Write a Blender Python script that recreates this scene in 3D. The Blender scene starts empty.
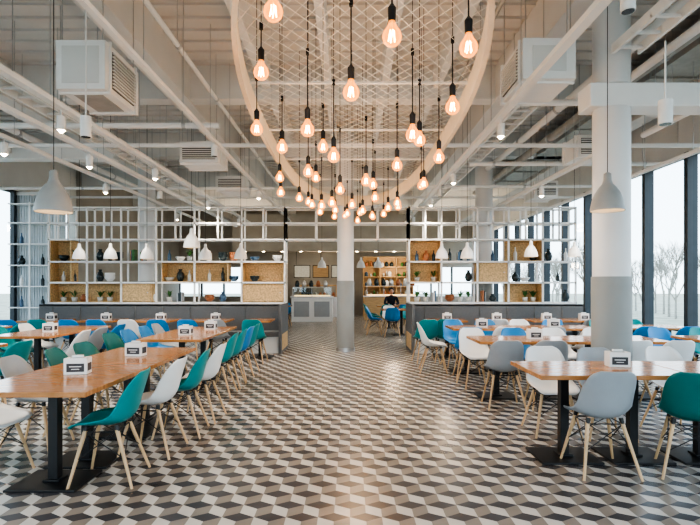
import bpy, math, random
from mathutils import Vector, Matrix
random.seed(7)
C = bpy.context
S = C.scene
S.view_settings.view_transform='AgX'
S.view_settings.look='AgX - High Contrast'
S.view_settings.exposure=0.42

# ---------------------------------------------------------------- materials
def mat(name, col, rough=0.5, metal=0.0, emit=None, estr=0.0, noise=0.0, nscale=8.0, spec=0.5, stretch=(1,1,1), bump=0.0):
    m = bpy.data.materials.new(name); m.use_nodes = True
    nt = m.node_tree; b = nt.nodes["Principled BSDF"]
    b.inputs["Base Color"].default_value = (*col, 1)
    b.inputs["Roughness"].default_value = rough
    b.inputs["Metallic"].default_value = metal
    b.inputs["Specular IOR Level"].default_value = spec
    if emit:
        b.inputs["Emission Color"].default_value = (*emit, 1)
        b.inputs["Emission Strength"].default_value = estr
    if noise > 0 or bump > 0:
        tc = nt.nodes.new("ShaderNodeTexCoord"); mp = nt.nodes.new("ShaderNodeMapping")
        mp.inputs["Scale"].default_value = stretch
        n = nt.nodes.new("ShaderNodeTexNoise"); n.inputs["Scale"].default_value = nscale; n.inputs["Detail"].default_value = 5
        nt.links.new(tc.outputs["Object"], mp.inputs[0]); nt.links.new(mp.outputs[0], n.inputs["Vector"])
        r = nt.nodes.new("ShaderNodeValToRGB")
        r.color_ramp.elements[0].position = 0.3; r.color_ramp.elements[1].position = 0.7
        r.color_ramp.elements[0].color = (*[max(0, c*(1-noise)) for c in col], 1)
        r.color_ramp.elements[1].color = (*[min(1, c*(1+noise)) for c in col], 1)
        nt.links.new(n.outputs["Fac"], r.inputs[0]); nt.links.new(r.outputs[0], b.inputs["Base Color"])
        if bump > 0:
            bp = nt.nodes.new("ShaderNodeBump"); bp.inputs["Strength"].default_value = bump; bp.inputs["Distance"].default_value = 0.01
            nt.links.new(n.outputs["Fac"], bp.inputs["Height"]); nt.links.new(bp.outputs[0], b.inputs["Normal"])
    return m

M = {}
M['tdark'] = mat('tile_charcoal', (0.068,0.068,0.075), 0.27, noise=0.22, nscale=3)
M['twhite'] = mat('tile_cream', (0.60,0.58,0.54), 0.27, noise=0.10, nscale=3)
M['ttaupe'] = mat('tile_taupe', (0.27,0.24,0.21), 0.27, noise=0.15, nscale=3)
M['ceil'] = mat('ceiling_paint', (0.68,0.67,0.65), 0.8, noise=0.04, nscale=2)
M['beam'] = mat('beam_paint', (0.74,0.735,0.72), 0.6, noise=0.03, nscale=2)
M['white'] = mat('white_metal', (0.82,0.82,0.81), 0.4, noise=0.02, nscale=5)
M['wall'] = mat('wall_paint', (0.68,0.68,0.66), 0.8, noise=0.04, nscale=2)
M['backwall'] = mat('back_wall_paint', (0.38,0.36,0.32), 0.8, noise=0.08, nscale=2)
M['graycol'] = mat('gray_column_paint', (0.30,0.31,0.30), 0.5, noise=0.05, nscale=3)
M['whitecol'] = mat('white_column_paint', (0.70,0.70,0.70), 0.5, noise=0.03, nscale=3)
M['wood'] = mat('table_wood', (0.44,0.20,0.075), 0.15, noise=0.25, nscale=5, stretch=(1,9,1))
M['ply'] = mat('osb_board', (0.60,0.41,0.21), 0.6, noise=0.32, nscale=28)
M['beech'] = mat('beech_leg', (0.58,0.39,0.22), 0.4, noise=0.15, nscale=12, stretch=(1,1,0.2))
M['ringwood'] = mat('ring_birch', (0.72,0.65,0.54), 0.5, noise=0.05, nscale=8)
M['mesh'] = mat('galvanised_mesh', (0.80,0.79,0.77), 0.4, 0.2, noise=0.05)
M['black'] = mat('black_metal', (0.012,0.012,0.013), 0.4, noise=0.1)
M['frame'] = mat('window_frame_dark', (0.03,0.04,0.05), 0.4, noise=0.1)
M['uphol'] = mat('gray_upholstery', (0.14,0.145,0.15), 0.8, noise=0.12, nscale=60)
M['teal'] = mat('shell_teal', (0.0,0.25,0.265), 0.33, noise=0.03)
M['green'] = mat('shell_dark_green', (0.0,0.15,0.14), 0.33, noise=0.03)
M['blue'] = mat('shell_blue', (0.02,0.22,0.50), 0.33, noise=0.03)
M['lgray'] = mat('shell_gray', (0.33,0.35,0.37), 0.4, noise=0.03)
M['cwhite'] = mat('shell_white', (0.76,0.76,0.75), 0.35, noise=0.02)
M['steel'] = mat('stainless', (0.55,0.56,0.57), 0.3, 0.9, noise=0.05)
M['duct'] = mat('galvanised_duct', (0.42,0.41,0.39), 0.45, 0.4, noise=0.1, nscale=10)
M['grille'] = mat('grille_dark', (0.16,0.16,0.155), 0.6, noise=0.1)
M['lampgray'] = mat('lamp_shade_gray', (0.33,0.33,0.32), 0.45, noise=0.05)
M['lampwhite'] = mat('lamp_shade_white', (0.78,0.78,0.77), 0.4, noise=0.02)
M['label'] = mat('holder_label', (0.05,0.05,0.055), 0.5, noise=0.1)
M['warmglow'] = mat('lamp_glow', (1,0.8,0.5), 0.5, emit=(1.0,0.60,0.25), estr=7)
M['fil'] = mat('filament', (1,0.6,0.2), 0.5, emit=(1.0,0.55,0.17), estr=55)
M['spotglow'] = mat('spot_glow', (1,0.9,0.7), 0.5, emit=(1.0,0.80,0.52), estr=22)
M['leaf'] = mat('leaf', (0.05,0.16,0.04), 0.5, noise=0.3, nscale=20)
M['pot'] = mat('pot_ceramic', (0.6,0.6,0.57), 0.4, noise=0.05)
M['potdark'] = mat('bottle_dark', (0.03,0.045,0.05), 0.2, noise=0.1)
M['bowl'] = mat('bowl_terracotta', (0.36,0.14,0.06), 0.35, noise=0.1)
M['bluebox'] = mat('blue_ceramic', (0.06,0.12,0.20), 0.35, noise=0.1)
M['red'] = mat('valve_red', (0.45,0.03,0.02), 0.4, noise=0.1)
M['skin'] = mat('skin', (0.55,0.33,0.23), 0.5, noise=0.05)
M['cloth'] = mat('dark_clothes', (0.02,0.025,0.04), 0.85, noise=0.2)
M['jeans'] = mat('trousers', (0.03,0.05,0.10), 0.85, noise=0.2)
M['hair'] = mat('hair', (0.01,0.008,0.007), 0.5, noise=0.2)
M['grass'] = mat('ground_grass', (0.32,0.31,0.24), 0.9, noise=0.3, nscale=1)
M['bark'] = mat('bark', (0.36,0.34,0.30), 0.9, noise=0.2)
M['slat'] = mat('slat_panel', (0.46,0.51,0.54), 0.35, noise=0.06)
M['menu'] = mat('menu_board', (0.10,0.12,0.13), 0.5, emit=(1,0.85,0.6), estr=0.25, noise=0.3, nscale=20)
M['backwarm'] = mat('warm_oak', (0.50,0.33,0.17), 0.6, noise=0.15, nscale=6, stretch=(1,1,6))
M['food'] = mat('food_glow', (0.9,0.6,0.3), 0.5, emit=(1,0.65,0.3), estr=1.2)  # emission stands in for warm light falling on the food

def bulbglass():
    m = bpy.data.materials.new('amber_bulb_glass'); m.use_nodes = True
    nt = m.node_tree; nt.nodes.clear()
    o = nt.nodes.new("ShaderNodeOutputMaterial")
    t = nt.nodes.new("ShaderNodeBsdfTransparent"); t.inputs[0].default_value = (1.0,0.70,0.34,1)
    g = nt.nodes.new("ShaderNodeBsdfGlossy"); g.inputs["Roughness"].default_value = 0.05
    e = nt.nodes.new("ShaderNodeEmission"); e.inputs[0].default_value = (1.0,0.34,0.06,1); e.inputs[1].default_value = 2.9
    lw = nt.nodes.new("ShaderNodeLayerWeight"); lw.inputs[0].default_value = 0.25
    a = nt.nodes.new("ShaderNodeMixShader"); b = nt.nodes.new("ShaderNodeMixShader")
    nt.links.new(lw.outputs["Fresnel"], a.inputs[0]); nt.links.new(t.outputs[0], a.inputs[1]); nt.links.new(g.outputs[0], a.inputs[2])
    b.inputs[0].default_value = 0.38
    nt.links.new(a.outputs[0], b.inputs[1]); nt.links.new(e.outputs[0], b.inputs[2]); nt.links.new(b.outputs[0], o.inputs[0])
    return m
M['bulb'] = bulbglass()
def paneglass():
    m = bpy.data.materials.new('window_glass'); m.use_nodes = True
    nt = m.node_tree; nt.nodes.clear()
    o = nt.nodes.new("ShaderNodeOutputMaterial")
    t = nt.nodes.new("ShaderNodeBsdfTransparent"); t.inputs[0].default_value = (0.88,0.94,0.97,1)
    g = nt.nodes.new("ShaderNodeBsdfGlossy"); g.inputs["Roughness"].default_value = 0.02
    a = nt.nodes.new("ShaderNodeMixShader"); a.inputs[0].default_value = 0.06
    nt.links.new(t.outputs[0], a.inputs[1]); nt.links.new(g.outputs[0], a.inputs[2]); nt.links.new(a.outputs[0], o.inputs[0])
    return m
M['glass'] = paneglass()

# ---------------------------------------------------------------- mesh builder
class MB:
    def __init__(s): s.v=[]; s.f=[]; s.mi=[]; s.sm=[]; s.mats=[]
    def mid(s, k):
        if k not in s.mats: s.mats.append(k)
        return s.mats.index(k)
    def add(s, vs, fs, k, smooth=False):
        o=len(s.v); s.v += [tuple(p) for p in vs]; i=s.mid(k)
        for f in fs: s.f.append(tuple(o+a for a in f)); s.mi.append(i); s.sm.append(smooth)
    def box(s, x0,x1,y0,y1,z0,z1,k):
        vs=[(x0,y0,z0),(x1,y0,z0),(x1,y1,z0),(x0,y1,z0),(x0,y0,z1),(x1,y0,z1),(x1,y1,z1),(x0,y1,z1)]
        s.add(vs,[(0,3,2,1),(4,5,6,7),(0,1,5,4),(1,2,6,5),(2,3,7,6),(3,0,4,7)],k)
    def cyl(s,p0,p1,r0,r1,k,n=10,smooth=True):
        p0=Vector(p0);p1=Vector(p1);d=(p1-p0).normalized()
        a=d.orthogonal().normalized(); b=d.cross(a); vs=[]
        for i in range(n):
            t=2*math.pi*i/n; w=a*math.cos(t)+b*math.sin(t)
            vs.append(p0+w*r0)
        for i in range(n):
            t=2*math.pi*i/n; w=a*math.cos(t)+b*math.sin(t)
            vs.append(p1+w*r1)
        s.add(vs,[(i,(i+1)%n,n+(i+1)%n,n+i) for i in range(n)],k,smooth)
        s.add(vs,[tuple(range(n-1,-1,-1)),tuple(range(n,2*n))],k,False)
    def tube(s,pts,r,k,n=6):
        for a,b in zip(pts,pts[1:]): s.cyl(a,b,r,r,k,n)
    def lathe(s,c,prof,k,n=20,smooth=True):
        vs=[];c=Vector(c)
        for r,z in prof:
            for i in range(n):
                t=2*math.pi*i/n; vs.append((c.x+r*math.cos(t),c.y+r*math.sin(t),c.z+z))
        fs=[]
        for j in range(len(prof)-1):
            for i in range(n):
                fs.append((j*n+i,j*n+(i+1)%n,(j+1)*n+(i+1)%n,(j+1)*n+i))
        s.add(vs,fs,k,smooth)
    def sphere(s,c,r,k,n=12,m=8,sc=(1,1,1)):
        vs=[];fs=[]
        for j in range(m+1):
            p=math.pi*j/m
            for i in range(n):
                t=2*math.pi*i/n
                vs.append((c[0]+sc[0]*r*math.sin(p)*math.cos(t),c[1]+sc[1]*r*math.sin(p)*math.sin(t),c[2]-sc[2]*r*math.cos(p)))
        for j in range(m):
            for i in range(n): fs.append((j*n+i,j*n+(i+1)%n,(j+1)*n+(i+1)%n,(j+1)*n+i))
        s.add(vs,fs,k,True)
    def mesh(s,name):
        me=bpy.data.meshes.new(name); me.from_pydata(s.v,[],s.f)
        for k in s.mats: me.materials.append(M[k])
        me.polygons.foreach_set('material_index',s.mi); me.polygons.foreach_set('use_smooth',s.sm); me.update()
        return me
    def obj(s,name,loc=(0,0,0),rz=0,bevel=0):
        return place(s.mesh(name),name,loc,rz,bevel)
def place(me,name,loc=(0,0,0),rz=0,bevel=0):
    o=bpy.data.objects.new(name,me); S.collection.objects.link(o); o.location=loc; o.rotation_euler=(0,0,rz)
    if bevel:
        b=o.modifiers.new('bevel','BEVEL'); b.width=bevel; b.segments=2; b.limit_method='ANGLE'
    return o

XL,XR,YF,YB,ZC = -8.2,5.9,-3.0,24.0,5.0

# ---------------------------------------------------------------- floor (cube-pattern tiles as real faces)
s_=0.20; R=s_/math.sqrt(3)
V=[];F=[];MI=[]
j=0; y=YF
def hv(cx,cy,a): return (cx+R*math.cos(math.radians(a)),cy+R*math.sin(math.radians(a)),0.0)
while y<YB+0.1:
    x=XL+(s_/2 if j%2 else 0)
    while x<XR+0.1:
        o=len(V)
        V += [(x,y,0.0)]+[hv(x,y,a) for a in (30,90,150,210,270,330)]
        F += [(o,o+1,o+2,o+3),(o,o+3,o+4,o+5),(o,o+5,o+6,o+1)]; MI += [0,1,2]
        x+=s_
    y+=1.5*R; j+=1
me=bpy.data.meshes.new('floor'); me.from_pydata(V,[],F)
for k in ('tdark','twhite','ttaupe'): me.materials.append(M[k])
me.polygons.foreach_set('material_index',MI); me.update()
place(me,'floor')

# ---------------------------------------------------------------- ceiling
mb=MB(); mb.box(XL,XR,YF,YB,ZC,ZC+0.2,'ceil')
y=YF
while y<16:
    mb.box(XL,XR,y,y+0.05,ZC-0.035,ZC,'ceil'); y+=0.32
mb.obj('ceiling')
def beam(x0,x1,y0,y1,z0,z1,k='beam',name='ceiling_beam'):
    b=MB(); b.box(x0,x1,y0,y1,z0,z1,k); return b.obj(name,bevel=0.01)
for x in (-5.6,-2.75,2.5,5.3):
    beam(x-0.16,x+0.16,YF,YB,4.42,ZC)
for x in (-1.35,-0.35,0.55,1.4):
    beam(x-0.06,x+0.06,YF,YB,4.62,ZC)
for yy in (4.6,8.2,11.8,15.4,19):
    beam(XL,XR,yy-0.14,yy+0.14,4.45,ZC)
beam(XL,-4.5,9.5,9.75,3.85,4.1,'white')
beam(2.55,XR,5.3,5.6,3.35,3.6,'white')

# ---------------------------------------------------------------- walls + windows
def window_wall_x(X,out,name,winname,y0,y1,ztop,mull):
    w=MB()
    w.box(min(X,X+out*0.25),max(X,X+out*0.25),y0,y1,ztop,ZC,'wall')
    w.box(min(X,X+out*0.25),max(X,X+out*0.25),y0,y1,-0.1,0.12,'wall')
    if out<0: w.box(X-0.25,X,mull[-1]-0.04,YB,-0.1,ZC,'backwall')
    w.obj(name)
    for i in range(len(mull)-1):
        a,b=mull[i],mull[i+1]
        f=MB()
        f.box(X-0.09,X+0.09,a-0.05,a+0.05,0.12,ztop,'frame')
        f.box(X-0.04,X+0.04,a+0.05,b-0.05,0.12,0.19,'frame')
        f.box(X-0.04,X+0.04,a+0.05,b-0.05,ztop-0.07,ztop,'frame')
        f.add([(X,a,0.15),(X,b,0.15),(X,b,ztop),(X,a,ztop)],[(0,1,2,3)],'glass')
        f.obj('window_%d'%(i+winname))
mulr=[-2.9,-1.6,-0.3,1.0,2.3,3.6,4.9,6.2,7.45,8.65,9.9,11.15,12.4,13.7,15.0,16.3,17.6,18.9,20.2,21.5,22.8,24]
window_wall_x(XR,1,'wall_right',1,YF,YB,3.75,mulr)
window_wall_x(XL,-1,'wall_left',31,YF,15.0,3.75,mulr[:15])
w=MB(); w.box(XL,XR,YF-0.25,YF,4.0,ZC,'wall'); w.box(XL,XR,YF-0.25,YF,-0.1,0.1,'wall'); w.obj('wall_front')
f=MB(); x=XL
while x<=XR: f.box(x-0.05,x+0.05,YF-0.2,YF-0.02,0.1,4.0,'frame'); x+=1.41
f.add([(XL,YF-0.1,0.1),(XR,YF-0.1,0.1),(XR,YF-0.1,4),(XL,YF-0.1,4)],[(0,1,2,3)],'glass'); f.obj('window_60')  # unseen glazing behind the camera, added to let in frontal fill light
w=MB()
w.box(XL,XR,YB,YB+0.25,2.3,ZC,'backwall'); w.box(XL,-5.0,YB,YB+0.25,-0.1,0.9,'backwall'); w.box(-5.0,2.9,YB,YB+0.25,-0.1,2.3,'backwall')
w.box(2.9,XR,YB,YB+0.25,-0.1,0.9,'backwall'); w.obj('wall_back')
f=MB()
for (a,b) in ((XL,-5.0),(2.9,XR)):
    x=a
    while x<b+0.01: f.box(x-0.04,x+0.04,YB,YB+0.15,0.9,2.3,'frame'); x+=(b-a)/3
    f.add([(a,YB+0.1,0.9),(b,YB+0.1,0.9),(b,YB+0.1,2.3),(a,YB+0.1,2.3)],[(0,1,2,3)],'glass')
f.obj('window_61')

# ---------------------------------------------------------------- columns
def column(x,y,r=0.2,top=ZC):
    m=MB(); m.cyl((x,y,0),(x,y,1.54),r+0.012,r+0.012,'graycol',32); m.cyl((x,y,1.54),(x,y,top),r,r,'whitecol',32)
    m.cyl((x,y,0),(x,y,0.08),r+0.03,r+0.03,'steel',32)
    m.obj('round_column')
column(-0.1,11.0,0.18); column(2.85,5.45,0.19,3.35); column(3.2,11.95,0.2); column(-4.85,11.95,0.2); column(-7.7,9.7,0.2,3.85)
m=MB(); m.cyl((2.85,5.45,3.6),(2.85,5.45,ZC),0.19,0.19,'whitecol',32); m.obj('round_column')

# ---------------------------------------------------------------- shelving divider
LX=[-6.78,-5.92,-5.15,-4.36,-3.5,-2.44,-1.47]; RX=[1.33,2.06,2.87,3.57,4.34,5.08]
ZR=[1.04,1.50,1.97,2.47,2.84,3.19]
Y0,Y1=11.25,11.6
def shelving(xs,zs,name,ply,subdiv=True,mid=False):
    m=MB(); t=0.018
    for yy in (Y0,Y1):
        for x in xs: m.box(x-t,x+t,yy-t,yy+t,zs[0],zs[-1],'white')
        for z in zs: m.box(xs[0]-t,xs[-1]+t,yy-t,yy+t,z-t,z+t,'white')
        if subdiv:
            for a,b in zip(xs,xs[1:]):
                c=(a+b)/2; m.box(c-t,c+t,yy-t,yy+t,2.47,3.19,'white')
    for x in xs:
        for z in zs: m.box(x-t,x+t,Y0,Y1,z-t,z+t,'white')
    if not mid:
        for z in zs[:4]: m.box(xs[0],xs[-1],Y0,Y1,z-0.008,z+0.008,'white')
    for (a,b,z0,z1) in ply:
        m.box(a+0.02,b-0.02,Y1-0.03,Y1-0.01,z0+0.02,z1-0.02,'ply')
        m.box(a+0.02,b-0.02,Y0+0.02,Y1-0.03,z0+0.01,z0+0.03,'ply')
        m.box(a+0.02,b-0.02,Y0+0.02,Y1-0.03,z1-0.03,z1-0.01,'ply')
        m.box(a+0.01,a+0.03,Y0+0.02,Y1-0.03,z0+0.01,z1-0.01,'ply')
        m.box(b-0.03,b-0.01,Y0+0.02,Y1-0.03,z0+0.01,z1-0.01,'ply')
    m.obj(name)
shelving(LX,ZR,'display_shelf',[(LX[0],LX[0]+0.5,1.50,2.47),(LX[0],LX[2],1.04,1.50),(LX[2],LX[3]-0.1,1.04,1.50),(LX[5],LX[6],1.04,1.97),(LX[3]+0.1,LX[5]-0.3,1.50,1.97)])
shelving(RX,ZR,'display_shelf',[(RX[0],RX[1],1.50,2.47),(RX[2],RX[3],1.50,1.97),(RX[3],RX[4],1.04,1.50),(RX[3],RX[4],1.97,2.47)])
shelving([LX[-1],-0.77,-0.07,0.63,RX[0]],[2.47,2.84,3.19],'overhead_shelf_frame',[],False,True)
for (a,b,z0,z1) in ((LX[2],LX[3]-0.1,1.05,1.5),(LX[5]+0.0,LX[6],1.05,1.5),(RX[2],RX[3],1.5,1.97)):
    m=MB(); m.box(a+0.035,b-0.035,Y0+0.005,Y0+0.02,z0+0.03,z1-0.035,'ply'); m.cyl((b-0.1,Y0-0.006,(z0+z1)/2),(b-0.1,Y0+0.005,(z0+z1)/2),0.012,0.012,'steel',10); m.obj('cupboard_door')
def pot_plant(x,y,z,h=0.2,k='pot'):
    m=MB(); m.lathe((x,y,z),[(0,0),(0.05,0),(0.065,0.1),(0.058,0.1),(0.05,0.09),(0,0.09)],k,14)
    for i in range(16):
        a=random.random()*6.28; l=h*(0.6+0.5*random.random()); sp=0.35+0.8*random.random()
        d=Vector((math.cos(a),math.sin(a),0)); pz=Vector((x,y,z+0.09)); mid=pz+d*l*sp*0.45+Vector((0,0,l*0.65)); tip=pz+d*l*sp+Vector((0,0,l*0.8))
        sd=Vector((-d.y,d.x,0))*0.018
        m.add([pz,mid+sd,tip,mid-sd],[(0,1,2,3)],'leaf')
    m.obj('potted_plant')
def bottle(x,y,z,h=0.28,k='potdark'):
    m=MB(); m.lathe((x,y,z),[(0,0),(0.035,0),(0.04,0.02),(0.04,h*0.55),(0.015,h*0.75),(0.014,h),(0,h)],k,14); m.obj('bottle')
def bowl(x,y,z,k='bowl',n=1):
    m=MB()
    for i in range(n): m.lathe((x,y,z+i*0.035),[(0,0),(0.05,0),(0.10,0.06),(0.115,0.09),(0.108,0.09),(0.09,0.06),(0,0.02)],k,16)
    m.obj('bowl_stack' if n>1 else 'bowl')
def vase(x,y,z,k='pot',h=0.24):
    m=MB(); m.lathe((x,y,z),[(0,0),(0.05,0),(0.085,h*0.35),(0.07,h*0.65),(0.03,h*0.85),(0.045,h),(0.035,h),(0,h*0.9)],k,16); m.obj('vase')
def books(x,y,z,n=5):
    m=MB(); q=x
    for i in range(n):
        w=random.uniform(0.018,0.035); h=random.uniform(0.18,0.26)
        m.box(q,q+w,y-0.08,y+0.08,z,z+h,random.choice(['bluebox','bowl','cwhite','potdark','leaf','lgray'])); q+=w+0.001
    m.obj('book_row')
ys=11.43
rs=random.Random(3)
for xs in (LX,RX):
    for a,b in zip(xs,xs[1:]):
        for z in (1.04,1.50,1.97):
            zz=z+0.031; w=b-a; slots=[a+w*0.27,a+w*0.56,a+w*0.8]
            for sl in slots:
                q=rs.random(); k=rs.choice(['pot','potdark','bluebox','cwhite','bowl','potdark'])
                if z==1.04 and q<0.35: pot_plant(sl,ys,zz,0.2)
                elif q<0.24: bottle(sl,ys,zz,rs.uniform(0.2,0.32),k)
                elif q<0.42: bowl(sl,ys,zz,k,rs.choice([1,2,3,4]))
                elif q<0.56: vase(sl,ys,zz,k,rs.uniform(0.16,0.28))
                elif q<0.64: pot_plant(sl,ys,zz,0.2)
                elif q<0.70: books(sl-0.06,ys,zz,4)

# benches
def bench(x0,x1,inner):
    m=MB()
    m.box(x0,x1,11.05,11.62,0.02,1.02,'wall')
    m.box(x0,x1,10.92,11.06,0.42,1.03,'uphol')
    m.box(x0,x1,10.92,11.64,0.985,1.022,'uphol')
    m.box(x0,x1,10.5,10.95,0.36,0.46,'uphol')
    m.box(x0,x1,10.56,11.05,0.0,0.36,'wall')
    for i in range(int((x1-x0)/0.6)):
        m.box(x0+0.3+i*0.6,x0+0.312+i*0.6,10.905,10.93,0.47,0.98,'grille')
    e=x1 if inner>0 else x0
    m.box(e-0.03,e+0.03,10.48,11.66,0.0,1.035,'uphol')
    m.box(e-0.035,e+0.035,10.6,11.5,0.06,0.40,'ply')
    m.obj('banquette_bench',bevel=0.008)
bench(-6.8,-1.47,1); bench(1.33,5.1,-1)

# left translucent slat screen with storage shelves
m=MB(); x=XL+0.2
while x<-6.85:
    m.box(x,x+0.045,12.0,12.03,0.05,3.6,'slat'); x+=0.062
m.box(XL+0.1,-6.8,11.98,12.05,0.0,0.06,'white'); m.box(XL+0.1,-6.8,11.98,12.05,3.6,3.68,'white')
m.box(XL+0.1,XL+0.2,11.9,12.1,0.0,3.7,'frame')
for x in (-7.55,-6.95): m.box(x,x+0.03,11.74,11.77,0.0,3.4,'white')
for z in (0.9,1.4,1.9,2.4,2.9,3.35): m.box(XL+0.15,-6.8,11.75,12.0,z,z+0.025,'white')
m.obj('slat_screen')
for z in (0.925,1.425,1.925,2.425):
    for x in (-7.8,-7.3,-7.1):
        q=rs.random()
        if q<0.4: bottle(x,11.87,z,0.26,rs.choice(['potdark','bluebox','cwhite']))
        elif q<0.8: vase(x,11.87,z,rs.choice(['potdark','pot','bluebox']),0.22)

# ---------------------------------------------------------------- oval ring with bulbs
ring=MB(); CX,CY,A,B=0.08,6.35,4.25,1.09; N=96; pw=2.5
def rp(t,ax,bx):
    c,s=math.cos(t),math.sin(t)
    return (CX+bx*math.copysign(abs(s)**(2/pw),s), CY+ax*math.copysign(abs(c)**(2/pw),c))
vs=[];fs=[]
for i in range(N):
    t=2*math.pi*i/N
    for (dd,z) in ((0,3.12),(0,3.33),(-0.04,3.33),(-0.04,3.12)):
        x,y=rp(t,A+dd,B+dd); vs.append((x,y,z))
for i in range(N):
    for k in range(4): fs.append((i*4+k,((i+1)%N)*4+k,((i+1)%N)*4+(k+1)%4,i*4+(k+1)%4))
ring.add(vs,fs,'ringwood',False)
def halfw(y):
    u=abs((y-CY)/A)
    return 0 if u>=1 else (B-0.03)*(1-u**pw)**(1/pw)
def inside(x,y): return abs(y-CY)<A-0.04 and abs(x-CX)<halfw(y)
for sgn in (1,-1):
    k=-6.0
    while k<6.0:
        t=-1.2
        run=None
        while t<=1.2:
            x=CX+t; y=CY+k+sgn*t*1.5
            if inside(x,y):
                if run is None: run=(x,y)
                last=(x,y)
            elif run is not None:
                ring.cyl((*run,3.31),(*last,3.31),0.0024,0.0024,'mesh',4,False); run=None
            t+=0.02
        if run is not None: ring.cyl((*run,3.31),(*last,3.31),0.0024,0.0024,'mesh',4,False)
        k+=0.17
for i in range(0,N,8):
    x,y=rp(2*math.pi*i/N,A-0.017,B-0.017); ring.cyl((x,y,3.3),(x,y,ZC),0.003,0.003,'steel',5)
for yy in (3.2,4.6,6.0,7.4,8.8):
    h=halfw(yy); ring.box(CX-h,CX+h,yy-0.01,yy+0.01,3.3,3.32,'white')
ring.obj('oval_ring_chandelier')
MESHZ=3.31
bl=[(-0.43,2.8,2.98),(0.235,2.8,2.84),(0.70,2.95,2.85),(-0.64,3.6,2.98),(0.007,3.3,2.72),(0.78,3.8,2.80),(-0.84,4.5,2.85),(-0.34,4.0,2.69),
(0.50,4.0,2.65),(0.64,4.6,2.78),(-0.68,5.0,2.82),(-0.15,4.6,2.63),(0.89,5.0,2.72),(0.49,5.2,2.69),(-0.46,5.5,2.69),(0.18,5.6,2.61),
(-0.12,6.0,2.59),(-0.90,6.4,2.82),(-0.97,7.0,2.74),(0.93,6.3,2.72),(0.97,6.8,2.80),(0.35,7.0,2.67),(0.61,8.0,2.68),(0.77,8.0,2.70),
(0.03,7.5,2.65),(-0.76,7.5,2.75),(-0.61,8.0,2.73),(-0.51,8.5,2.69),(-0.25,8.5,2.72),(-0.05,9.0,2.73),(0.18,9.0,2.75),(0.4,9.0,2.69),
(0.62,9.2,2.75),(-0.3,9.6,2.76),(0.15,9.9,2.72),(0.45,9.8,2.78),(-0.28,5.2,2.88),(0.7,7.4,2.66),(-0.45,6.6,2.86),(-0.7,8.4,2.84),
(-0.25,6.9,2.58),(0.2,7.9,2.62),(-0.42,7.4,2.62),(-0.1,9.9,2.82),(0.3,6.5,2.75)]
def pendant_bulb(x,y,z):
    m=MB(); r=0.056
    m.lathe((x,y,z),[(0.001,-r),(r*0.5,-r*0.87),(r*0.87,-r*0.5),(r,0),(r*0.87,r*0.5),(r*0.55,r*0.95),(0.02,r*1.35),(0.017,r*1.6)],'bulb',16)
    m.cyl((x,y,z+r*1.55),(x,y,z+r*1.55+0.075),0.022,0.024,'black',12)
    m.cyl((x,y,z+r*1.55+0.075),(x,y,z+r*1.55+0.1),0.024,0.006,'black',12)
    m.cyl((x,y,z+r*1.5+0.1),(x,y,MESHZ),0.005,0.005,'black',6)
    m.cyl((x,y,MESHZ),(x,y,ZC-0.03),0.003,0.003,'black',5)
    m.cyl((x,y,MESHZ-0.02),(x,y,MESHZ+0.03),0.014,0.014,'black',8)
    for i in range(5):
        a=2*math.pi*i/5; b=a+0.63
        m.cyl((x+0.012*math.cos(a),y+0.012*math.sin(a),z+0.035),(x+0.02*math.cos(b),y+0.02*math.sin(b),z-0.025),0.0030,0.0030,'fil',5)
    m.cyl((x,y,z+0.03),(x,y,z+0.09),0.004,0.006,'pot',6)
    m.obj('pendant_bulb')
for i,(x,y,z) in enumerate(bl):
    pendant_bulb(x,y,z)

# ---------------------------------------------------------------- pendant lamps
def pendant(x,y,z,k='lampgray',sc=1.0,top=ZC):
    m=MB()
    pr=[(0.155,0),(0.153,0.03),(0.14,0.10),(0.115,0.17),(0.08,0.225),(0.05,0.26),(0.036,0.30),(0.034,0.36),(0.012,0.375),(0.0,0.375)]
    m.lathe((x,y,z),[(r*sc,h*sc) for r,h in pr],k,28)
    m.lathe((x,y,z),[(r*sc*0.96,h*sc*0.97+0.002) for r,h in pr[:6]],'lampwhite',28)
    m.sphere((x,y,z+0.075*sc),0.045*sc,'warmglow')
    m.cyl((x,y,z+0.37*sc),(x,y,top),0.0035,0.0035,'black',6)
    m.obj('pendant_lamp')
pendant(-2.49,4.2,2.06,sc=0.95); pendant(2.37,4.6,2.13,sc=0.95,top=ZC)
for (x,y,z,s) in ((-2.85,9.0,2.12,0.95),(-2.75,9.5,1.93,0.8),(-2.1,9.6,1.95,0.8),(-4.6,9.6,1.95,0.8),(-5.2,9.6,1.95,0.8),(-3.9,9.6,1.95,0.8),
  (1.8,9.8,1.97,0.8),(2.3,9.8,1.97,0.85),(3.55,9.8,2.0,0.85),(4.4,9.8,2.0,0.8),(0.35,16,2.0,0.9),(0.9,16,2.0,0.9),(-0.9,16,2.0,0.9)):
    pendant(x,y,z,'lampwhite',s,ZC)

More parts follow.
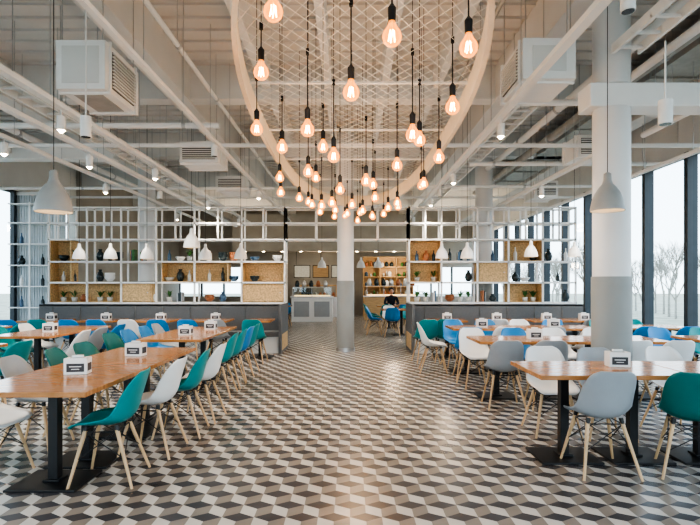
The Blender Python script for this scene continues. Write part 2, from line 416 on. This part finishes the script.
# ---------------------------------------------------------------- ceiling services
def track(x,z,y0,y1,w=0.04,h=0.05,step=1.1):
    m=MB(); m.box(x-w,x+w,y0,y1,z,z+h,'white')
    yy=y0+0.4
    while yy<y1:
        m.cyl((x,yy,z+h),(x,yy,ZC),0.005,0.005,'steel',5); yy+=step
    m.obj('lighting_track')
track(-3.12,3.35,1.5,16); track(-3.65,3.30,1.5,16); track(-1.9,3.45,2,16,0.025,0.04); track(1.78,3.42,1.5,16); track(3.45,3.25,6.2,16); track(-4.5,3.35,3,16,0.03); track(4.6,3.2,3,16,0.03)
def ladder(x0,x1,z,y0,y1):
    m=MB(); m.box(x0,x0+0.03,y0,y1,z,z+0.1,'white'); m.box(x1-0.03,x1,y0,y1,z,z+0.1,'white')
    yy=y0
    while yy<y1: m.box(x0,x1,yy,yy+0.03,z+0.02,z+0.045,'white'); yy+=0.3
    yy=y0+0.5
    while yy<y1:
        for x in (x0,x1): m.cyl((x,yy,z+0.1),(x,yy,ZC),0.006,0.006,'steel',5)
        yy+=1.6
    m.obj('cable_ladder_tray')
ladder(-4.15,-3.85,3.75,2,16); ladder(2.72,3.02,3.85,1.5,5.2); ladder(2.3,2.6,3.9,6.5,16); ladder(-6.6,-6.3,3.9,3,9.3)
def pipe(pts,r,k='white',hang=True,name='ceiling_pipe'):
    m=MB()
    for a,b in zip(pts,pts[1:]):
        m.cyl(a,b,r,r,k,14)
    for p in pts[1:-1]: m.sphere(p,r*1.25,k,14,8)
    for a,b in zip(pts,pts[1:]):
        L=(Vector(b)-Vector(a)).length; n=max(1,int(L/1.8))
        for i in range(n+1):
            p=Vector(a).lerp(Vector(b),(i+0.3)/(n+0.6))
            m.cyl(p,(p.x,p.y,ZC),0.005,0.005,'steel',5); m.cyl(p,p+(Vector(b)-Vector(a)).normalized()*0.05,r*1.2,r*1.2,'steel',14)
    m.obj(name)
pipe([(3.2,2.0,4.15),(3.2,11.6,4.15)],0.06); pipe([(3.45,2.0,4.0),(3.45,7,4.0),(5.2,7,4.0)],0.05); pipe([(3.75,2.0,4.2),(3.75,15,4.2)],0.075,'duct')
pipe([(1.9,6.3,3.75),(5.8,6.3,3.75)],0.045); pipe([(2.2,9.2,3.68),(5.8,9.2,3.68)],0.04); pipe([(-8,6.9,3.65),(-1.8,6.9,3.65)],0.04); pipe([(-8,10.6,3.5),(-1.6,10.6,3.5)],0.03); pipe([(1.4,10.4,3.5),(5.8,10.4,3.5)],0.03)
pipe([(-4.4,2,4.2),(-4.4,15,4.2)],0.05); pipe([(-6.0,3,4.2),(-6.0,15,4.2)],0.06); pipe([(1.55,2,4.33),(1.55,15,4.33)],0.025,'duct'); pipe([(-2.05,2,4.3),(-2.05,15,4.3)],0.03)
pipe([(2.9,3.4,4.3),(5.8,3.4,4.3)],0.06); pipe([(2.9,3.9,3.7),(4.4,3.9,3.7),(4.4,7.5,3.7)],0.045)
m=MB(); m.cyl((3.9,3.9,3.645),(3.9,3.9,3.80),0.05,0.05,'steel',12); m.cyl((3.9,3.9,3.82),(3.9,3.9,3.835),0.075,0.075,'red',16); m.cyl((3.9,3.9,3.8),(3.9,3.9,3.84),0.012,0.012,'steel',8); m.obj('pipe_valve')
for (z,y) in ((3.55,7.6),(3.62,12.5)):
    m=MB(); m.box(-8,5.8,y,y+0.05,z,z+0.05,'white')
    for x in (-7,-5,-3.4,-1,1,3,5): m.cyl((x,y+0.02,z),(x,y+0.02,ZC),0.005,0.005,'steel',5)
    m.obj('ceiling_strut')
def ac(x0,x1,y0,y1,z0,z1,grille='front'):
    m=MB(); m.box(x0,x1,y0,y1,z0,z1,'white')
    m.box(x0-0.02,x1+0.02,y0+0.08,y0+0.11,z0-0.02,z1+0.02,'white'); m.box(x0-0.02,x1+0.02,y1-0.11,y1-0.08,z0-0.02,z1+0.02,'white')
    if grille=='front':
        m.box(x0+0.05,x1-0.05,y0-0.012,y0,z0+0.05,z1-0.05,'grille'); z=z0+0.06
        while z<z1-0.06: m.box(x0+0.05,x1-0.05,y0-0.03,y0-0.01,z,z+0.012,'white'); z+=0.035
    elif grille=='side':
        m.box(x0-0.012,x0,y0+0.14,y1-0.14,z0+0.05,z1-0.05,'grille'); z=z0+0.06
        while z<z1-0.06: m.box(x0-0.03,x0-0.01,y0+0.14,y1-0.14,z,z+0.012,'white'); z+=0.035
        m.box(x0+0.1,x1-0.1,y0-0.01,y0,z0+0.08,z1-0.08,'wall')
    else:
        m.box(x0+0.1,x1-0.1,y0+0.15,y1-0.15,z0-0.008,z0,'duct')
        m.box(x0+0.06,x1-0.06,y0-0.008,y0,z0+0.06,z1-0.06,'wall')
        m.box(x1,x1+0.012,y0+0.14,y1-0.14,z0+0.06,z1-0.06,'grille'); z=z0+0.07
        while z<z1-0.07: m.box(x1+0.01,x1+0.03,y0+0.14,y1-0.14,z,z+0.012,'white'); z+=0.035
    for x in (x0+0.04,x1-0.04):
        for y in (y0+0.04,y1-0.04): m.cyl((x,y,z1),(x,y,ZC),0.006,0.006,'steel',5)
    m.obj('air_conditioning_unit')
ac(-3.0,-2.5,5.1,5.9,3.45,3.95,'plain'); ac(1.8,2.35,5.2,6.0,3.6,4.02,'side')
ac(-2.85,-2.2,8.35,9.0,3.5,3.85); ac(3.65,4.3,8.0,8.6,3.5,3.85); ac(-2.9,-2.3,10.8,11.6,3.5,3.8); ac(4.0,4.5,10.8,11.5,3.35,3.7)
m=MB(); m.box(4.35,5.0,2,15,4.45,4.7,'duct')
for i in range(11): m.box(4.32,5.03,2.4+i*1.2,2.44+i*1.2,4.42,4.73,'duct')
m.box(4.6,4.63,3,3.02,4.7,ZC,'steel'); m.box(4.6,4.63,9,9.02,4.7,ZC,'steel'); m.obj('rectangular_duct')
m=MB(); m.box(-7.6,-6.9,2,9.3,4.1,4.4,'duct')
for i in range(6): m.box(-7.63,-6.87,2.4+i*1.2,2.44+i*1.2,4.07,4.43,'duct')
m.box(-7.3,-7.27,3,3.02,4.4,ZC,'steel'); m.obj('rectangular_duct')

# track spotlights
def spot(x,y,z,top,lit=False,r=0.045,h=0.15,energy=0,tilt=0.0):
    m=MB(); m.cyl((x,y,z),(x+tilt*h,y,z+h),r,r,'lampwhite',18); m.cyl((x,y,z-0.002),(x,y,z),r*0.85,r*0.85,'spotglow' if lit else 'potdark',18)
    if lit: m.sphere((x,y,z-0.004),r*0.6,'spotglow',10,6)
    m.cyl((x+tilt*h,y,z+h*0.6),(x+tilt*h,y,top),0.008,0.008,'lampwhite',8); m.obj('track_spotlight')
    if energy:
        l=bpy.data.lights.new('spotlight_lamp','SPOT'); l.energy=energy; l.spot_size=math.radians(130); l.spot_blend=0.8; l.shadow_soft_size=0.12; l.color=(1,0.90,0.78)
        o=bpy.data.objects.new('spotlight_lamp',l); S.collection.objects.link(o); o.location=(x,y,z-0.05)
E=80
for (x,y,z,lit,tp) in ((-3.12,5.4,3.12,1,3.35),(-3.12,8.0,3.15,1,3.35),(-3.12,11.0,3.15,1,3.35),(-3.12,14.0,3.15,1,3.35),(1.78,3.2,3.2,0,3.42),(1.78,8.6,3.2,1,3.42),(1.78,11,3.2,1,3.42),(1.78,14.0,3.2,1,3.42),
   (-3.65,7.0,3.1,1,3.3),(-3.65,9.6,3.1,0,3.3),(3.45,6.5,3.05,0,3.25),(3.45,9.0,3.05,1,3.25),(-4.5,6.5,3.15,1,3.35),(-4.5,9.2,3.15,1,3.35),(4.6,6.0,3.0,1,3.2),(4.6,9.0,3.0,1,3.2),(-4.5,13,3.15,1,3.35),(4.6,13,3.0,1,3.2),(-3.12,2.4,3.15,1,3.35),(1.78,5.9,3.2,1,3.42),(-1.9,7,3.25,0,3.45),(-1.9,10.4,3.25,1,3.45),(1.78,9.9,3.2,0,3.42)):
    spot(x,y,z,tp,bool(lit),energy=E if lit else 0)
spot(-2.59,4.9,2.90,ZC,False,0.05,0.2)
spot(2.65,4.2,2.80,3.5,False,0.055,0.2)
for (x,y,z) in ((0,3.2,2.6),(0.4,4.6,2.5),(-0.4,5.4,2.5),(0.3,6.8,2.5),(0,8.2,2.5),(0.2,9.4,2.55)):
    l=bpy.data.lights.new('filament_glow','POINT'); l.energy=16; l.color=(1,0.68,0.40); l.shadow_soft_size=0.25
    o=bpy.data.objects.new('filament_glow',l); S.collection.objects.link(o); o.location=(x,y,z)
for (x,y,z,e) in ((-1.2,21.8,2.3,35),(1.9,22.0,2.3,45),(-4,18,3.5,45),(3.5,18,3.5,45),(0,17,3.2,30)):
    l=bpy.data.lights.new('kitchen_lamp','POINT'); l.energy=e; l.color=(1,0.78,0.54); l.shadow_soft_size=0.15
    o=bpy.data.objects.new('kitchen_lamp',l); S.collection.objects.link(o); o.location=(x,y,z)

# ---------------------------------------------------------------- chair
def catmull(P,n):
    out=[]
    L=len(P)-1
    for i in range(n):
        t=i/(n-1)*L; k=min(int(t),L-1); u=t-k
        p0=P[max(k-1,0)];p1=P[k];p2=P[k+1];p3=P[min(k+2,L)]
        out.append(tuple(0.5*((2*b)+(-a+c)*u+(2*a-5*b+4*c-d)*u*u+(-a+3*b-3*c+d)*u**3) for a,b,c,d in zip(p0,p1,p2,p3)))
    return out
prof=[(0.225,0.415,0.15,0.0),(0.215,0.435,0.195,0.01),(0.15,0.44,0.22,0.03),(0.05,0.43,0.232,0.055),(-0.06,0.43,0.235,0.08),(-0.14,0.455,0.232,0.10),(-0.19,0.52,0.225,0.10),(-0.215,0.61,0.218,0.085),(-0.24,0.70,0.205,0.06),(-0.262,0.78,0.17,0.03),(-0.27,0.815,0.11,0.012)]
def chair_mesh(k):
    m=MB(); nu,nv=26,11
    P=catmull(prof,nu); top=[];bot=[]
    for i in range(nu):
        y,z,w,e=P[i]
        a=P[max(i-1,0)];b=P[min(i+1,nu-1)]
        ty,tz=b[0]-a[0],b[1]-a[1]; l=math.hypot(ty,tz) or 1; ty/=l;tz/=l
        ny,nz=tz,-ty
        for j in range(nv):
            v=-1+2*j/(nv-1); o=e*abs(v)**2.3
            x=w*v*(1-0.06*v*v)
            top.append((x,y+ny*o,z+nz*o)); bot.append((x*0.985,y+ny*(o-0.010),z+nz*(o-0.010)))
    n=len(top); fs=[]
    for i in range(nu-1):
        for j in range(nv-1):
            q=(i*nv+j,i*nv+j+1,(i+1)*nv+j+1,(i+1)*nv+j); fs.append(q); fs.append(tuple(n+a for a in reversed(q)))
    bd=[j for j in range(nv)]+[i*nv+nv-1 for i in range(1,nu)]+[(nu-1)*nv+j for j in range(nv-2,-1,-1)]+[i*nv for i in range(nu-2,0,-1)]
    for a,b in zip(bd,bd[1:]+bd[:1]): fs.append((b,a,n+a,n+b))
    m.add(top+bot,fs,k,True)
    T=[(-0.13,0.12,0.40),(0.13,0.12,0.40),(0.13,-0.10,0.40),(-0.13,-0.10,0.40)]
    Bq=[(-0.215,0.21,0),(0.215,0.21,0),(0.215,-0.23,0),(-0.215,-0.23,0)]
    for a,b in zip(T,Bq): m.cyl(b,a,0.010,0.0155,'beech',10)
    def lp(i,t): return Vector(Bq[i]).lerp(Vector(T[i]),t)
    for i in range(4):
        j=(i+1)%4
        m.cyl(lp(i,0.50),lp(j,0.97),0.004,0.004,'black',6); m.cyl(lp(j,0.50),lp(i,0.97),0.004,0.004,'black',6)
        m.cyl(lp(i,0.97),lp(j,0.97),0.005,0.005,'black',6)
        m.cyl(lp(i,0.95),(T[i][0]*0.95,T[i][1]*0.95,0.432),0.014,0.018,'black',8)
    return m.mesh('dining_chair_'+k)
CM={k:chair_mesh(k) for k in ('teal','green','blue','lgray','cwhite')}
def chair(x,y,face,k):
    place(CM[k],'dining_chair',(x,y,0),math.radians(face-90+random.uniform(-7,7)))

# ---------------------------------------------------------------- tables
def table(x0,x1,y0,y1,bases,ang=0):
    m=MB()
    m.box(x0+0.004,x1-0.004,y0+0.004,y1-0.004,0.715,0.75,'wood')
    for bx,by in bases:
        m.box(bx-0.25,bx+0.25,by-0.20,by+0.20,0.0,0.018,'black')
        m.box(bx-0.035,bx+0.035,by-0.035,by+0.035,0.018,0.70,'black')
        m.box(bx-0.06,bx+0.06,by-0.06,by+0.06,0.018,0.035,'black')
        m.box(bx-0.22,bx+0.22,by-0.025,by+0.025,0.695,0.715,'black'); m.box(bx-0.025,bx+0.025,by-0.26,by+0.26,0.695,0.715,'black')
    m.obj('dining_table',bevel=0.004)
def napkin(x,y,rz=0.0):
    m=MB()
    m.box(-0.085,0.085,-0.055,0.055,0.0,0.125,'cwhite'); m.box(-0.065,0.065,-0.057,-0.055,0.020,0.085,'label')
    m.box(-0.045,0.045,-0.0585,-0.057,0.058,0.065,'cwhite'); m.box(-0.03,0.03,-0.0585,-0.057,0.038,0.044,'cwhite')
    m.box(0.085,0.087,-0.04,0.04,0.025,0.085,'label'); m.box(-0.05,0.05,-0.03,0.03,0.125,0.127,'grille')
    m.box(-0.04,0.04,-0.012,0.012,0.12,0.145,'cwhite')
    m.obj('napkin_dispenser',(x,y,0.751),rz,0.004)

table(-2.58,-1.72,3.25,4.45,[(-2.17,3.68),(-2.17,4.13)]); table(-2.58,-1.72,4.45,5.60,[(-2.17,4.9),(-2.17,5.3)])
napkin(-2.15,3.95,0.15); napkin(-2.12,4.95,-0.1)
chair(-1.80,3.74,180,'teal'); chair(-1.72,4.36,180,'cwhite'); chair(-1.66,4.90,180,'teal'); chair(-1.63,5.42,180,'cwhite')
chair(-2.72,3.75,0,'cwhite'); chair(-2.78,4.45,0,'lgray'); chair(-2.72,5.0,0,'green'); chair(-2.72,5.5,0,'green')
table(-2.75,-1.90,6.4,7.4,[(-2.32,6.9)]); table(-2.75,-1.90,7.4,8.4,[(-2.32,7.9)])
napkin(-2.3,7.0); napkin(-2.2,7.9)
for y,k in ((6.6,'teal'),(7.15,'teal'),(7.7,'blue'),(8.2,'teal')): chair(-1.76,y,180,k)
for y,k in ((6.6,'green'),(7.1,'blue'),(7.7,'blue'),(8.2,'lgray')): chair(-2.95,y,0,k)
table(-4.95,-4.1,4.9,6.0,[(-4.5,5.45)]); table(-4.95,-4.1,6.8,8.6,[(-4.5,7.2),(-4.5,8.1)]); table(-6.6,-5.8,6.6,8.6,[(-6.2,7.1),(-6.2,8.0)])
napkin(-4.5,7.5); napkin(-4.5,5.4)
for y,k in ((5.1,'lgray'),(5.7,'teal')): chair(-3.95,y,180,k); chair(-5.1,y,0,'blue')
for y,k in ((7.0,'cwhite'),(7.5,'lgray'),(8.1,'blue')): chair(-3.95,y,180,k)
for y,k in ((7.0,'teal'),(7.6,'teal'),(8.2,'cwhite')): chair(-5.1,y,0,k)
for y,k in ((6.9,'blue'),(7.5,'blue'),(8.2,'teal')): chair(-5.65,y,180,k); chair(-6.75,y,0,'cwhite')
for i,x in enumerate((-6.1,-5.0,-3.9,-2.8)):
    table(x-0.4,x+0.4,9.7,10.4,[(x,10.05)]); napkin(x+0.1,10.05)
    chair(x-0.2,9.42,90,('blue','blue','cwhite','blue')[i]); chair(x+0.3,9.45,90,('teal','blue','blue','lgray')[i])
table(-2.05,-1.55,9.7,10.4,[(-1.8,10.05)]); chair(-1.8,9.4,90,'teal')

table(1.47,2.67,3.85,4.60,[(1.80,4.22),(2.38,4.22)]); table(2.67,3.87,3.85,4.60,[(2.95,4.22),(3.55,4.22)])
napkin(2.30,4.30,-0.1)
chair(1.95,3.92,90,'lgray'); chair(2.62,3.84,60,'green'); chair(3.2,3.8,90,'cwhite')
chair(1.98,4.92,-90,'cwhite'); chair(2.45,4.82,-90,'lgray'); chair(3.2,4.9,-90,'cwhite')
table(1.6,2.8,6.15,6.9,[(1.9,6.5),(2.5,6.5)]); table(2.8,4.0,6.15,6.9,[(3.1,6.5),(3.7,6.5)]); napkin(2.4,6.5); napkin(3.5,6.55)
for x,k in ((1.83,'lgray'),(2.35,'lgray'),(3.3,'cwhite'),(3.8,'cwhite')): chair(x,5.97,90,k)
for x,k in ((1.8,'cwhite'),(2.4,'blue'),(3.0,'cwhite'),(3.6,'cwhite')): chair(x,7.15,-90,k)
table(1.65,2.85,8.0,8.7,[(1.95,8.35),(2.55,8.35)]); table(2.85,4.05,8.0,8.7,[(3.15,8.35),(3.75,8.35)]); napkin(2.2,8.35); napkin(3.4,8.35)
for x,k in ((1.85,'blue'),(2.4,'cwhite'),(3.1,'lgray'),(3.7,'cwhite')): chair(x,7.8,90,k)
for x,k in ((1.9,'blue'),(2.45,'blue'),(3.1,'cwhite'),(3.7,'blue')): chair(x,8.95,-90,k)
for i,x in enumerate((1.95,2.95,3.95,4.7)):
    table(x-0.36,x+0.36,9.75,10.42,[(x,10.05)]); napkin(x,10.05)
    chair(x-0.15,9.55,90,('teal','cwhite','blue','lgray')[i])
chair(1.42,9.4,90,'teal'); chair(1.40,8.4,0,'cwhite')
table(4.45,5.65,6.2,6.95,[(4.75,6.55),(5.35,6.55)]); table(4.45,5.65,8.1,8.8,[(4.75,8.4),(5.35,8.4)]); table(4.5,5.7,4.3,5.0,[(4.8,4.65),(5.4,4.65)])
for x,k in ((4.55,'blue'),(5.1,'blue')): chair(x,6.0,90,k)
for x,k in ((4.6,'blue'),(5.2,'teal')): chair(x,7.2,-90,k)
for x,k in ((4.6,'blue'),(5.2,'blue')): chair(x,7.9,90,k); chair(x,9.0,-90,'teal')
chair(4.8,4.1,90,'blue'); chair(4.8,5.25,-90,'blue')
for (x,y) in ((1.5,14.6),(1.5,17.0),(-2.6,14.6),(-2.6,17.0),(4.0,14.6),(4.0,17.0),(-5.2,15)):
    table(x-0.6,x+0.6,y-0.37,y+0.37,[(x,y)])
    for dx in (-0.3,0.3):
        chair(x+dx,y-0.5,90,random.choice(['teal','blue','teal']))
        if not (x==1.5 and y==17.0): chair(x+dx,y+0.55,-90,random.choice(['teal','blue','cwhite']))
chair(0.72,14.6,0,'blue'); chair(0.72,17.0,0,'teal'); chair(0.75,15.8,0,'teal')

# ---------------------------------------------------------------- kitchen / servery
m=MB()
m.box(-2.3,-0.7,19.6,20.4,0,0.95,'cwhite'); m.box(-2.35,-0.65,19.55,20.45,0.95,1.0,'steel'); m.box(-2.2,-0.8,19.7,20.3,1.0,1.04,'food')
m.box(-2.25,-0.75,19.65,19.67,1.0,1.35,'glass'); m.box(-2.25,-0.75,19.65,20.1,1.35,1.37,'steel')
for x in (-2.25,-1.5,-0.75): m.cyl((x,19.66,1.0),(x,19.66,1.36),0.012,0.012,'steel')
m.box(-2.2,-1.6,19.575,19.6,0.2,0.8,'lgray'); m.box(-1.4,-0.8,19.575,19.6,0.2,0.8,'lgray')
m.obj('serving_counter',bevel=0.01)
m=MB()
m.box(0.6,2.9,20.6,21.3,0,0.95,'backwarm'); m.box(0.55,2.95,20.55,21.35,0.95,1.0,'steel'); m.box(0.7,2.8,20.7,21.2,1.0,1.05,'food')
for x in (0.7,1.4,2.1,2.8): m.cyl((x,20.66,1.0),(x,20.66,1.4),0.012,0.012,'steel')
m.box(0.65,2.85,20.62,20.95,1.4,1.42,'steel'); m.obj('serving_counter',bevel=0.01)
m=MB()
for i in range(7):
    x=0.8+i*0.3; k=rs.choice(['steel','cwhite','bowl','potdark'])
    m.lathe((x,20.78,1.42),[(0,0),(0.09,0),(0.1,0.12),(0.07,0.24),(0.02,0.3),(0,0.3)],k,12)
m.obj('counter_crockery')
m=MB()
for i in range(5):
    x=-2.1+i*0.28; k=rs.choice(['steel','cwhite','bowl','potdark'])
    m.lathe((x,19.85,1.37),[(0,0),(0.08,0),(0.09,0.12),(0.06,0.22),(0.02,0.26),(0,0.26)],k,12)
m.obj('counter_crockery')
m=MB()
m.box(0.6,2.9,23.2,23.3,0,2.75,'backwarm')
for z in (0.9,1.35,1.8,2.25,2.7): m.box(0.6,2.9,22.85,23.2,z,z+0.04,'backwarm')
for x in (0.6,1.35,2.1,2.86): m.box(x,x+0.04,22.85,23.2,0,2.74,'backwarm')
for z in (0.94,1.39,1.84,2.29):
    x=0.75
    while x<2.8:
        h=rs.uniform(0.12,0.3); r=rs.uniform(0.04,0.09)
        if not any(abs(x-q-0.02)<r+0.03 for q in (0.6,1.35,2.1,2.86)):
            m.lathe((x,23.02,z),[(0,0),(r,0),(r,h*0.7),(r*0.4,h),(0,h)],rs.choice(['steel','bowl','cwhite','potdark','leaf','bluebox','pot']),10)
        x+=r*2+0.06
m.obj('kitchen_shelving')
m=MB()
for x,k in ((-2.4,'menu'),(-1.6,'backwarm'),(-0.8,'menu')):
    m.box(x,x+0.7,21.4,21.45,1.75,2.3,'black'); m.box(x+0.03,x+0.67,21.385,21.4,1.78,2.27,k)
for x in (-2.3,-0.2): m.cyl((x,21.42,2.3),(x,21.42,2.9),0.01,0.01,'black')
m.cyl((-1.25,21.42,2.3),(-1.25,21.42,2.9),0.01,0.01,'black')
m.obj('menu_boards')
m=MB(); m.box(-5.0,2.9,21.2,21.6,2.88,4.45,'backwall')
for i in range(10): m.cyl((-4.5+i*0.8,21.4,2.87),(-4.5+i*0.8,21.4,2.879),0.06,0.06,'spotglow',12)
m.obj('servery_bulkhead')
m=MB()
m.box(-4.6,-2.9,22.6,23.1,0,2.3,'frame')
for z in (0.5,0.95,1.4,1.85):
    m.box(-4.5,-3.0,22.55,22.6,z,z+0.03,'steel')
    for i in range(12): m.cyl((-4.42+i*0.12,22.56,z+0.03),(-4.42+i*0.12,22.56,z+0.25),0.04,0.03,rs.choice(['bluebox','bowl','leaf','cwhite']),8)
m.obj('drinks_cabinet')
m=MB(); m.box(-2.3,-0.2,22.5,23.1,0,0.9,'steel')
for i in range(8):
    m.lathe((-2.15+i*0.2,22.8,0.9),[(0,0),(0.06,0),(0.07,0.15),(0.02,0.22),(0,0.22)],random.choice(['bowl','cwhite','steel']),12)
m.box(-2.3,-0.6,22.9,23.1,1.4,1.45,'backwarm'); m.box(-2.3,-2.25,22.9,23.1,0.9,1.4,'backwarm'); m.box(-0.65,-0.6,22.9,23.1,0.9,1.4,'backwarm')
m.box(-2.2,-1.7,22.55,23.0,0.9,1.3,'potdark'); m.box(-0.5,-0.25,22.6,23,0.9,1.5,'cwhite')
m.obj('kitchen_back_counter')

# ---------------------------------------------------------------- seated person at the far table
def person(loc,rz):
    bm=[('pelvis',(0,0,0.52),0.14,None),('waist',(0,0.03,0.70),0.125,0),('chest',(0,0.08,0.92),0.145,1),('neckb',(0,0.11,1.06),0.075,2),('neck',(0,0.13,1.12),0.052,3),
        ('shL',(-0.17,0.09,1.02),0.06,2),('elL',(-0.24,0.22,0.80),0.045,5),('wrL',(-0.12,0.42,0.79),0.030,6),
        ('shR',(0.17,0.09,1.02),0.06,2),('elR',(0.24,0.22,0.80),0.045,8),('wrR',(0.12,0.42,0.79),0.030,9),
        ('hipL',(-0.10,0.05,0.52),0.095,0),('knL',(-0.12,0.46,0.50),0.062,11),('anL',(-0.12,0.44,0.10),0.040,12),('toL',(-0.12,0.60,0.035),0.032,13),
        ('hipR',(0.10,0.05,0.52),0.095,0),('knR',(0.12,0.46,0.50),0.062,15),('anR',(0.12,0.44,0.10),0.040,16),('toR',(0.12,0.60,0.035),0.032,17)]
    me=bpy.data.meshes.new('body'); me.from_pydata([b[1] for b in bm],[(i,b[3]) for i,b in enumerate(bm) if b[3] is not None],[])
    t=bpy.data.objects.new('tmp',me); S.collection.objects.link(t)
    sk=t.modifiers.new('skin','SKIN')
    for i,b in enumerate(bm): me.skin_vertices[0].data[i].radius=(b[2],b[2]*(0.8 if i<4 else 1)); me.skin_vertices[0].data[i].use_root=(i==0)
    ss=t.modifiers.new('sub','SUBSURF'); ss.levels=2; ss.render_levels=2
    dg=C.evaluated_depsgraph_get(); dg.update()
    nm=bpy.data.meshes.new_from_object(t.evaluated_get(dg)); bpy.data.objects.remove(t)
    nm.materials.clear()
    for k in ('cloth','jeans','skin'): nm.materials.append(M[k])
    for p in nm.polygons:
        c=p.center; p.use_smooth=True
        p.material_index=2 if c.z>1.09 else (1 if c.z<0.60 else 0)
    root=bpy.data.objects.new('seated_person',None); S.collection.objects.link(root); root.location=loc; root.rotation_euler=(0,0,rz)
    b=bpy.data.objects.new('body',nm); S.collection.objects.link(b); b.parent=root
    h=MB(); h.sphere((0,0.16,1.235),0.085,'skin',20,14,(0.88,1.05,1.25)); h.sphere((0,0.135,1.265),0.092,'hair',20,14,(0.98,1.08,1.15))
    h.sphere((0,0.255,1.225),0.014,'skin',8,6,(0.8,1.2,1.4))
    for sx in (-1,1):
        h.sphere((sx*0.03,0.24,1.245),0.009,'hair',8,6); h.sphere((sx*0.077,0.155,1.23),0.02,'skin',8,6,(0.4,0.8,1.2))
        h.sphere((sx*0.11,0.46,0.785),0.035,'skin',10,8,(0.9,1.2,0.5))
        for q in range(4): h.cyl((sx*0.11+(q-1.5)*0.017,0.485,0.785),(sx*0.10+(q-1.5)*0.017,0.545-abs(q-1.5)*0.008,0.768),0.008,0.006,'skin',8)
        h.cyl((sx*0.09,0.45,0.785),(sx*0.055,0.49,0.772),0.009,0.007,'skin',8)
    h.cyl((-0.022,0.248,1.192),(0.022,0.248,1.192),0.005,0.005,'red',6)
    o=h.obj('head_and_hands'); o.parent=root
chair(1.45,17.62,-90,'blue')
person((1.45,17.64,0),math.pi)

# ---------------------------------------------------------------- outside
m=MB(); m.box(-70,70,-60,90,-0.4,-0.12,'grass'); m.obj('ground')
def tree_mesh():
    m=MB()
    def br(p,d,l,r,n):
        q=p+d*l; m.cyl(p,q,r,r*0.65,'bark',5)
        if n==0: return
        for i in range(3 if n>1 else 4):
            nd=(d+Vector((random.uniform(-.6,.6),random.uniform(-.6,.6),random.uniform(-.1,.5)))).normalized()
            br(p.lerp(q,random.uniform(0.55,1.0)),nd,l*random.uniform(0.6,0.85),r*0.6,n-1)
    br(Vector((0,0,0)),Vector((0,0,1)),1.2,0.06,5)
    return m.mesh('bare_tree')
TM=[tree_mesh() for _ in range(3)]
for i in range(44):
    o=place(TM[i%3],'bare_tree',(random.uniform(11,18),6+i*0.8,-0.13),random.random()*6)
    sc=random.uniform(0.8,1.15); o.scale=(sc,sc,sc)

# world
w=bpy.data.worlds.new('World'); S.world=w; w.use_nodes=True; nt=w.node_tree
bg=nt.nodes['Background']; tc=nt.nodes.new('ShaderNodeTexCoord'); sx=nt.nodes.new('ShaderNodeSeparateXYZ'); rp_=nt.nodes.new('ShaderNodeValToRGB')
nt.links.new(tc.outputs['Generated'],sx.inputs[0]); nt.links.new(sx.outputs['Z'],rp_.inputs[0]); nt.links.new(rp_.outputs[0],bg.inputs[0])
rp_.color_ramp.elements[0].position=0.0; rp_.color_ramp.elements[0].color=(0.80,0.89,0.94,1)
rp_.color_ramp.elements[1].position=0.6; rp_.color_ramp.elements[1].color=(0.62,0.78,0.95,1)
bg.inputs[1].default_value=3.2

# camera
cd=bpy.data.cameras.new('Camera'); cam=bpy.data.objects.new('Camera',cd); S.collection.objects.link(cam)
cam.location=(0,0,1.45); cam.rotation_euler=(math.radians(90),0,0); cd.sensor_width=36; cd.lens=25.7; cd.shift_y=0.032; cd.clip_end=300
S.camera=cam
